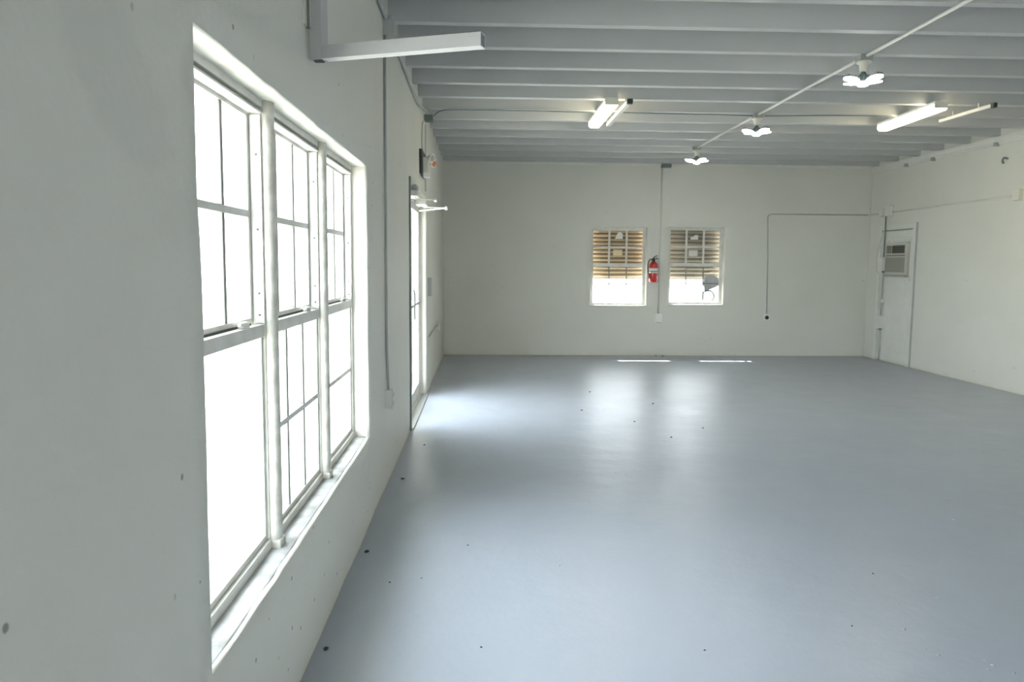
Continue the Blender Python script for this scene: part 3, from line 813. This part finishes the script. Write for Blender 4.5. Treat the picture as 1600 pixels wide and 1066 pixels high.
# ------------------------------------------------------------------ right wall: conduit, old door with air conditioner
tag(obj('conduit', T([(R - 0.012, 12.62, 2.425), (R - 0.012, 11.0, 2.43), (R - 0.012, 9.62, 2.44)], 0.011), M_pipe_w), 'pale conduit running along the right wall to a small box', 'conduit')
outlet('junction_box', 'pale rounded box at the near end of the right wall conduit', 'junction box', (R, 9.55, 2.445), (-1, 0), 0.12, 0.14, 0.06, M_cream_pl, face=False)
outlet('junction_box', 'cream box beside the back corner on the right wall conduit', 'junction box', (R, 12.84, 2.43), (-1, 0), 0.14, 0.12, 0.06, M_cream_pl, face=False)
outlet('junction_box', 'grey round-edged box above the old door on the right wall', 'junction box', (R, 12.62, 2.45), (-1, 0), 0.15, 0.17, 0.07, M_trim, face=False)
tag(obj('conduit', T([(R - 0.012, 12.90, 2.425), (R - 0.012, D - 0.03, 2.425)], 0.009), M_pipe), 'short conduit stub from the cream box into the back corner', 'conduit')
bm = bmesh.new(); tube(bm, curve_pts([(R, 9.83, 2.92), (R - 0.05, 9.83, 2.925), (R - 0.055, 9.845, 2.89), (R - 0.03, 9.86, 2.865)], 4), 0.012, 8)
tag(obj('wall_hook', bm, M_darkgreen), 'small dark hook high on the right wall', 'hook')

XR = R
d2 = struct('door_2', loc=(XR, 12.34, 0))
obj('casing', B((XR - 0.028, XR + 0.002, 11.80, 11.885, 0, 2.225), (XR - 0.028, XR + 0.002, 12.835, 12.92, 0, 2.225), (XR - 0.028, XR + 0.002, 11.885, 12.835, 2.14, 2.225)), M_trim, d2, bevel=0.003)
leaf = obj('door_panel', B((XR - 0.012, XR + 0.002, 11.892, 12.828, 0.012, 2.13)), M_trim, d2, bevel=0.002)
obj('opening_trim', B((XR - 0.034, XR - 0.010, 11.91, 12.62, 1.97, 2.01), (XR - 0.034, XR - 0.010, 11.91, 12.62, 1.33, 1.37),
                      (XR - 0.024, XR - 0.010, 11.91, 11.94, 1.37, 1.97), (XR - 0.024, XR - 0.010, 12.59, 12.62, 1.37, 1.97)), M_trim, leaf, bevel=0.002)
obj('edge_gap_shade', B((XR - 0.029, XR - 0.0, 11.792, 11.800, 0.0, 2.225)), M_pipe, d2)  # grey strip drawn for the shaded gap at the casing edge
obj('head_gap_shade', B((XR - 0.018, XR - 0.0, 11.886, 12.834, 2.122, 2.144)), M_darkgreen, d2)  # dark strip drawn for the shaded gap over the door panel
for y in (11.845, 12.875):
    obj('plinth', B((XR - 0.04, XR, y - 0.05, y + 0.05, 0.0, 0.075)), M_trim, d2, bevel=0.006)
# air conditioner
t = thing('air_conditioner', 'window air conditioner mounted in the old door on the right wall', 'air conditioner', (XR, 12.26, 1.42))
y0, y1, z0, z1 = 11.955, 12.575, 1.42, 1.93
xf = XR - 0.075
obj('body', B((xf, XR - 0.004, y0, y1, z0, z1)), M_ac, t, bevel=0.012)
gr = obj('outlet_grille', B((xf - 0.004, xf + 0.004, y0 + 0.05, y0 + 0.42, z1 - 0.17, z1 - 0.045)), M_dark, t)
for k in range(4):
    zc = z1 - 0.065 - k * 0.03
    obj('louvre', B((xf - 0.012, xf - 0.003, y0 + 0.05, y0 + 0.42, zc - 0.003, zc + 0.003)), M_acgrille, gr)
obj('control_panel', B((xf - 0.005, xf + 0.002, y0 + 0.45, y1 - 0.03, z1 - 0.17, z1 - 0.045)), M_acgrille, t, bevel=0.002)
obj('divider_strip', B((xf - 0.006, xf + 0.002, y0 + 0.03, y1 - 0.02, z1 - 0.215, z1 - 0.195)), M_acgrille, t)
bm = bmesh.new()
for k in range(12):
    zc = z0 + 0.045 + k * 0.0195
    box(bm, xf - 0.007, xf + 0.001, y0 + 0.03, y1 - 0.015, zc, zc + 0.012)
obj('intake_grille', bm, M_acgrille, t)
obj('support_rail', B((xf - 0.01, XR - 0.01, y0 - 0.01, y1 + 0.0, z0 - 0.03, z0 - 0.006)), M_grey_metal, t)
# vertical pipe and boxes at the hinge side of that door
xs = XR - 0.045
tag(obj('conduit', T([(xs, 12.69, 2.37), (xs, 12.69, 1.70)], 0.011), M_darkgreen), 'dark vertical pipe above the switch box beside the old door', 'conduit')
tag(obj('conduit', T([(xs, 12.69, 1.47), (xs, 12.69, 0.75)], 0.012), M_pipe), 'thin vertical pipe between the two boxes beside the old door', 'conduit')
tag(obj('conduit', T([(xs, 12.69, 0.52), (xs, 12.69, 0.0)], 0.012), M_pipe), 'thin vertical pipe from the lower box to the floor', 'conduit')
def stand_box(name, label, cat, z0, z1, w, m):
    t = thing(name, label, cat, (XR - 0.02, 12.69, z0))
    obj('box', B((XR - 0.10, XR - 0.010, 12.69 - w / 2, 12.69 + w / 2, z0, z1)), m, t, bevel=0.006)
    obj('cover', B((XR - 0.106, XR - 0.099, 12.69 - w / 2 - 0.004, 12.69 + w / 2 + 0.004, z0 - 0.004, z1 + 0.004)), m, t, bevel=0.002)
    obj('hub', T([(xs, 12.69, z0 - 0.03), (xs, 12.69, z0 + 0.002)], 0.024, 12), M_darkgreen, t)
    return t
stand_box('switch_box', 'cream switch box beside the air conditioner', 'switch box', 1.48, 1.69, 0.12, M_trim)
stand_box('switch_box', 'pale green switch box low beside the old door', 'switch box', 0.54, 0.74, 0.14, M_trim)
tag(obj('cable_clip', B((XR - 0.07, XR - 0.008, 12.655, 12.725, 0.96, 1.02)), M_cream_pl), 'small cream clip on the pipe midway between the switch boxes', 'clip')
tag(obj('cable', T(curve_pts([(XR - 0.03, 12.76, 2.13), (XR - 0.035, 12.85, 1.95), (XR - 0.035, 12.945, 1.72), (XR - 0.03, 12.95, 1.57), (XR - 0.035, 12.88, 1.45), (XR - 0.035, 12.76, 1.42)], 6), 0.008, 8), M_pipe_w),
    'grey cable hanging in a loop at the hinge side of the old door', 'cable')

# ------------------------------------------------------------------ ceiling services
LX = 3.03
LY = (6.348, 8.81, 11.272)
zc = H - 0.014
for a_, b_, lab in ((2.2, LY[0] - 0.052, 'white ceiling conduit running from overhead to the nearest bright lamp'),
                    (LY[0] + 0.052, LY[1] - 0.052, 'white ceiling conduit between the nearest and middle bright lamps'),
                    (LY[1] + 0.052, LY[2] - 0.052, 'white ceiling conduit between the middle and farthest bright lamps')):
    tag(obj('conduit', T([(LX, a_, zc), (LX, b_, zc)], 0.013, 12), M_pipe_w), lab, 'conduit')
def cluster(y, label):
    t = thing('led_cluster_lamp', label, 'ceiling lamp', (LX, y, H), 'clustered white ceiling lamps on the conduit')
    obj('junction_box', B((LX - 0.05, LX + 0.05, y - 0.05, y + 0.05, H - 0.05, H - 0.0)), M_grey_metal, t, bevel=0.005)
    bm = bmesh.new(); lathe(bm, (LX, y, H - 0.049), (0, 0, -1), [(0, 0.058), (0.014, 0.056), (0.022, 0.036), (0.065, 0.032), (0.080, 0.026)], 20)
    obj('lampholder', bm, M_cream_pl, t)
    bm = bmesh.new(); lathe(bm, (LX, y, H - 0.127), (0, 0, -1), [(0, 0.016), (0.012, 0.016), (0.022, 0.030), (0.075, 0.046), (0.085, 0.046)], 20)
    for k in range(10):
        a = 2 * PI * k / 10; M4 = Matrix.Translation((LX, y, 0)) @ Matrix.Rotation(a, 4, 'Z')
        box(bm, 0.040, 0.056, -0.002, 0.002, H - 0.212, H - 0.165, M4)
    obj('heat_sink', bm, M_darkgreen, t)
    zl = H - 0.204
    bm = bmesh.new(); lathe(bm, (LX, y, zl - 0.012), (0, 0, -1), [(0, 0.042), (0.016, 0.042), (0.022, 0.036)], 22)
    obj('centre_lens', bm, M_led, t)
    for k in range(4):
        a = k * PI / 2 + 0.35
        M4 = Matrix.Translation((LX, y, zl)) @ Matrix.Rotation(a, 4, 'Z') @ Matrix.Translation((0.056, 0, 0)) @ Matrix.Rotation(math.radians(-9), 4, 'Y')
        out = [(0.0, -0.020), (0.02, -0.034), (0.07, -0.048), (0.105, -0.042), (0.122, -0.022), (0.126, 0.0), (0.122, 0.022), (0.105, 0.042), (0.07, 0.048), (0.02, 0.034), (0.0, 0.020)]
        def petal(z0, z1, sc_):
            bm = bmesh.new()
            lo = [bm.verts.new(M4 @ Vector((0.06 + (x - 0.06) * sc_, yy * sc_, z0))) for x, yy in out]; hi = [bm.verts.new(M4 @ Vector((0.06 + (x - 0.06) * sc_, yy * sc_, z1))) for x, yy in out]
            bm.faces.new(lo); bm.faces.new(list(reversed(hi)))
            for q in range(len(out)): bm.faces.new((lo[q], lo[(q + 1) % len(out)], hi[(q + 1) % len(out)], hi[q]))
            return bm
        pn = obj('light_panel', petal(-0.002, 0.010, 1.04), M_grey_metal, t)
        obj('lens', petal(-0.010, -0.002, 1.0), M_led, pn)
        bm = bmesh.new()
        for q in range(5):
            xx = 0.015 + q * 0.024; box(bm, xx, xx + 0.004, -0.03, 0.03, 0.009, 0.022, M4)
        obj('cooling_fins', bm, M_darkgreen, pn)
    return t
cluster(LY[0], 'nearest of the three bright petal lamps hanging from the ceiling conduit')
cluster(LY[1], 'middle one of the three bright petal lamps on the ceiling conduit')
cluster(LY[2], 'farthest bright petal lamp, hanging near the back wall')

def wrap_light(x0, y0, x1, y1, label, w=0.135):
    a = Vector((x0, y0, 0)); b = Vector((x1, y1, 0)); d = (b - a).normalized(); s = Vector((d.y, -d.x, 0)); n = (b - a).length
    t = thing('wraparound_light', label, 'fluorescent light', (x0, y0, H - 0.1), 'fluorescent wraparound lights under the joists')
    M4 = Matrix(((s.x, d.x, 0, x0), (s.y, d.y, 0, y0), (0, 0, 1, 0), (0, 0, 0, 1)))
    zt, zb = H - 0.002, H - 0.095
    prof = [(-w / 2, zb + 0.045), (-w / 2 + 0.003, zb + 0.018), (-w / 2 + 0.016, zb + 0.004), (-w / 2 + 0.03, zb), (w / 2 - 0.03, zb), (w / 2 - 0.016, zb + 0.004), (w / 2 - 0.003, zb + 0.018), (w / 2, zb + 0.045)]
    full = [(w / 2 - 0.012, zt - 0.026), (-w / 2 + 0.012, zt - 0.026)]
    bm = bmesh.new()
    pts = prof + full
    loft(bm, [[M4 @ Vector((x, yy, z)) for x, z in pts] for yy in (0.012, n - 0.012)])
    for f in bm.faces: f.smooth = False
    obj('diffuser', bm, M_tube, t)
    bm = bmesh.new(); box(bm, -w / 2 + 0.006, w / 2 - 0.006, 0.008, n - 0.008, zt - 0.027, zt, M4); obj('housing', bm, M_white_pl, t)
    for yy in (0.0, n - 0.012):
        bm = bmesh.new(); box(bm, -w / 2 - 0.002, w / 2 + 0.002, yy, yy + 0.012, zb + 0.022, zt - 0.004, M4); obj('end_plate', bm, M_cream_pl, t, bevel=0.002)
    return t
wrap_light(1.285, 8.07, 1.285, 9.315, 'lit fluorescent wraparound light under the joists, left of the conduit')
wrap_light(4.630, 7.98, 4.680, 9.250, 'lit fluorescent wraparound light under the joists near the right wall')

def batten(x0, y0, x1, y1, w, label, dz=0.0):
    t = thing('bare_batten', label, 'light fitting', (x0, y0, H - 0.04), 'unlit battens beside the fluorescent lights')
    a = Vector((x0, y0, 0)); b = Vector((x1, y1, 0)); d = (b - a).normalized(); s = Vector((d.y, -d.x, 0)); n = (b - a).length
    M4 = Matrix(((s.x, d.x, 0, x0), (s.y, d.y, 0, y0), (0, 0, 1, 0), (0, 0, 0, 1)))
    bm = bmesh.new(); box(bm, -w / 2, w / 2, 0.05, n, H - 0.035 - dz, H - dz, M4); obj('channel', bm, M_brkt, t, bevel=0.006)
    for yy in (0.25, n - 0.25):
        bm = bmesh.new(); box(bm, -0.006, 0.006, yy, yy + 0.02, H - dz - 0.002, H + 0.012, M4)
        obj('hanger', bm, M_grey_metal, t)
    bm = bmesh.new(); box(bm, -w / 2 - 0.003, w / 2 + 0.003, 0.0, 0.052, H - 0.045 - dz, H - dz + 0.004, M4); obj('lamp_socket', bm, M_dark, t, bevel=0.004)
    return t
batten(1.435, 7.86, 1.435, 9.22, 0.05, 'unlit pale batten right beside the left fluorescent light', 0.055)
batten(5.12, 7.87, 5.10, 8.80, 0.035, 'unlit thin pale batten standing apart near the right wall', 0.035)
# sagging feed cable under a joist
yw = LY[1] - 0.055
cp = [(XW + 0.11, 9.0, 3.19), (-0.45, yw, 3.205), (-0.2, yw, 3.215), (0.5, yw, 3.214), (0.9, yw, 3.21), (1.205, yw, 3.21)]
tag(obj('cable', T(curve_pts(cp, 5), 0.007, 8), M_darkgreen), 'thin dark cable strung across the ceiling from the left corner to the left fluorescent', 'cable')
cp = [(1.475, yw, 3.21), (1.9, yw, 3.207), (2.6, yw, 3.203), (2.96, yw, 3.195)]
tag(obj('cable', T(curve_pts(cp, 5), 0.007, 8), M_darkgreen), 'thin dark cable across the ceiling from the left fluorescent to the middle lamp', 'cable')
cp = [(3.09, yw, 3.195), (3.5, yw, 3.205), (4.0, yw, 3.214), (4.56, yw, 3.216)]
tag(obj('cable', T(curve_pts(cp, 5), 0.007, 8), M_darkgreen), 'thin dark cable across the ceiling from the middle lamp to the right fluorescent', 'cable')

# ------------------------------------------------------------------ crumbs on the floor
crumbs = [(-0.621, 4.108, 0.012), (-0.627, 3.04, 0.010), (-0.003, 3.043, 0.005), (-0.576, 5.54, 0.012), (-0.50, 6.60, 0.009), (-0.30, 3.75, 0.004), (-0.08, 4.2, 0.005),
          (-0.45, 3.7, 0.005), (1.978, 3.768, 0.005), (1.6, 3.2, 0.004), (0.9, 3.0, 0.004), (0.4, 3.9, 0.003), (1.05, 8.2, 0.010), (1.5, 7.6, 0.009), (1.9, 8.6, 0.010),
          (1.3, 9.4, 0.010), (1.7, 6.9, 0.008), (2.1, 7.3, 0.008), (3.05, 13.15, 0.018), (2.95, 13.22, 0.014)]
proto = None
for x, y, r in crumbs:
    if proto is None:
        bm = bmesh.new(); bmesh.ops.create_icosphere(bm, subdivisions=2, radius=1.0)
        for v in bm.verts:
            v.co *= 1 + 0.35 * noise.noise(v.co * 1.7); v.co.z = v.co.z * 0.45 + 0.40
        proto = obj('crumb', bm, M_crumb); o = proto
        tag(o, 'small dark crumb of debris lying on the grey floor', 'debris', 'dark crumbs on the grey floor')
    else:
        o = proto.copy(); COL.objects.link(o)
    o.location = (x, y, 0.0); o.scale = (r * 1.3, r * 0.9, r); o.rotation_euler = (0, 0, random.uniform(0, 3))

# ------------------------------------------------------------------ outside
bm = bmesh.new(); box(bm, -60, 60, -40, 80, -0.30, -0.16)
struct('ground_outside', bm, M_concrete)
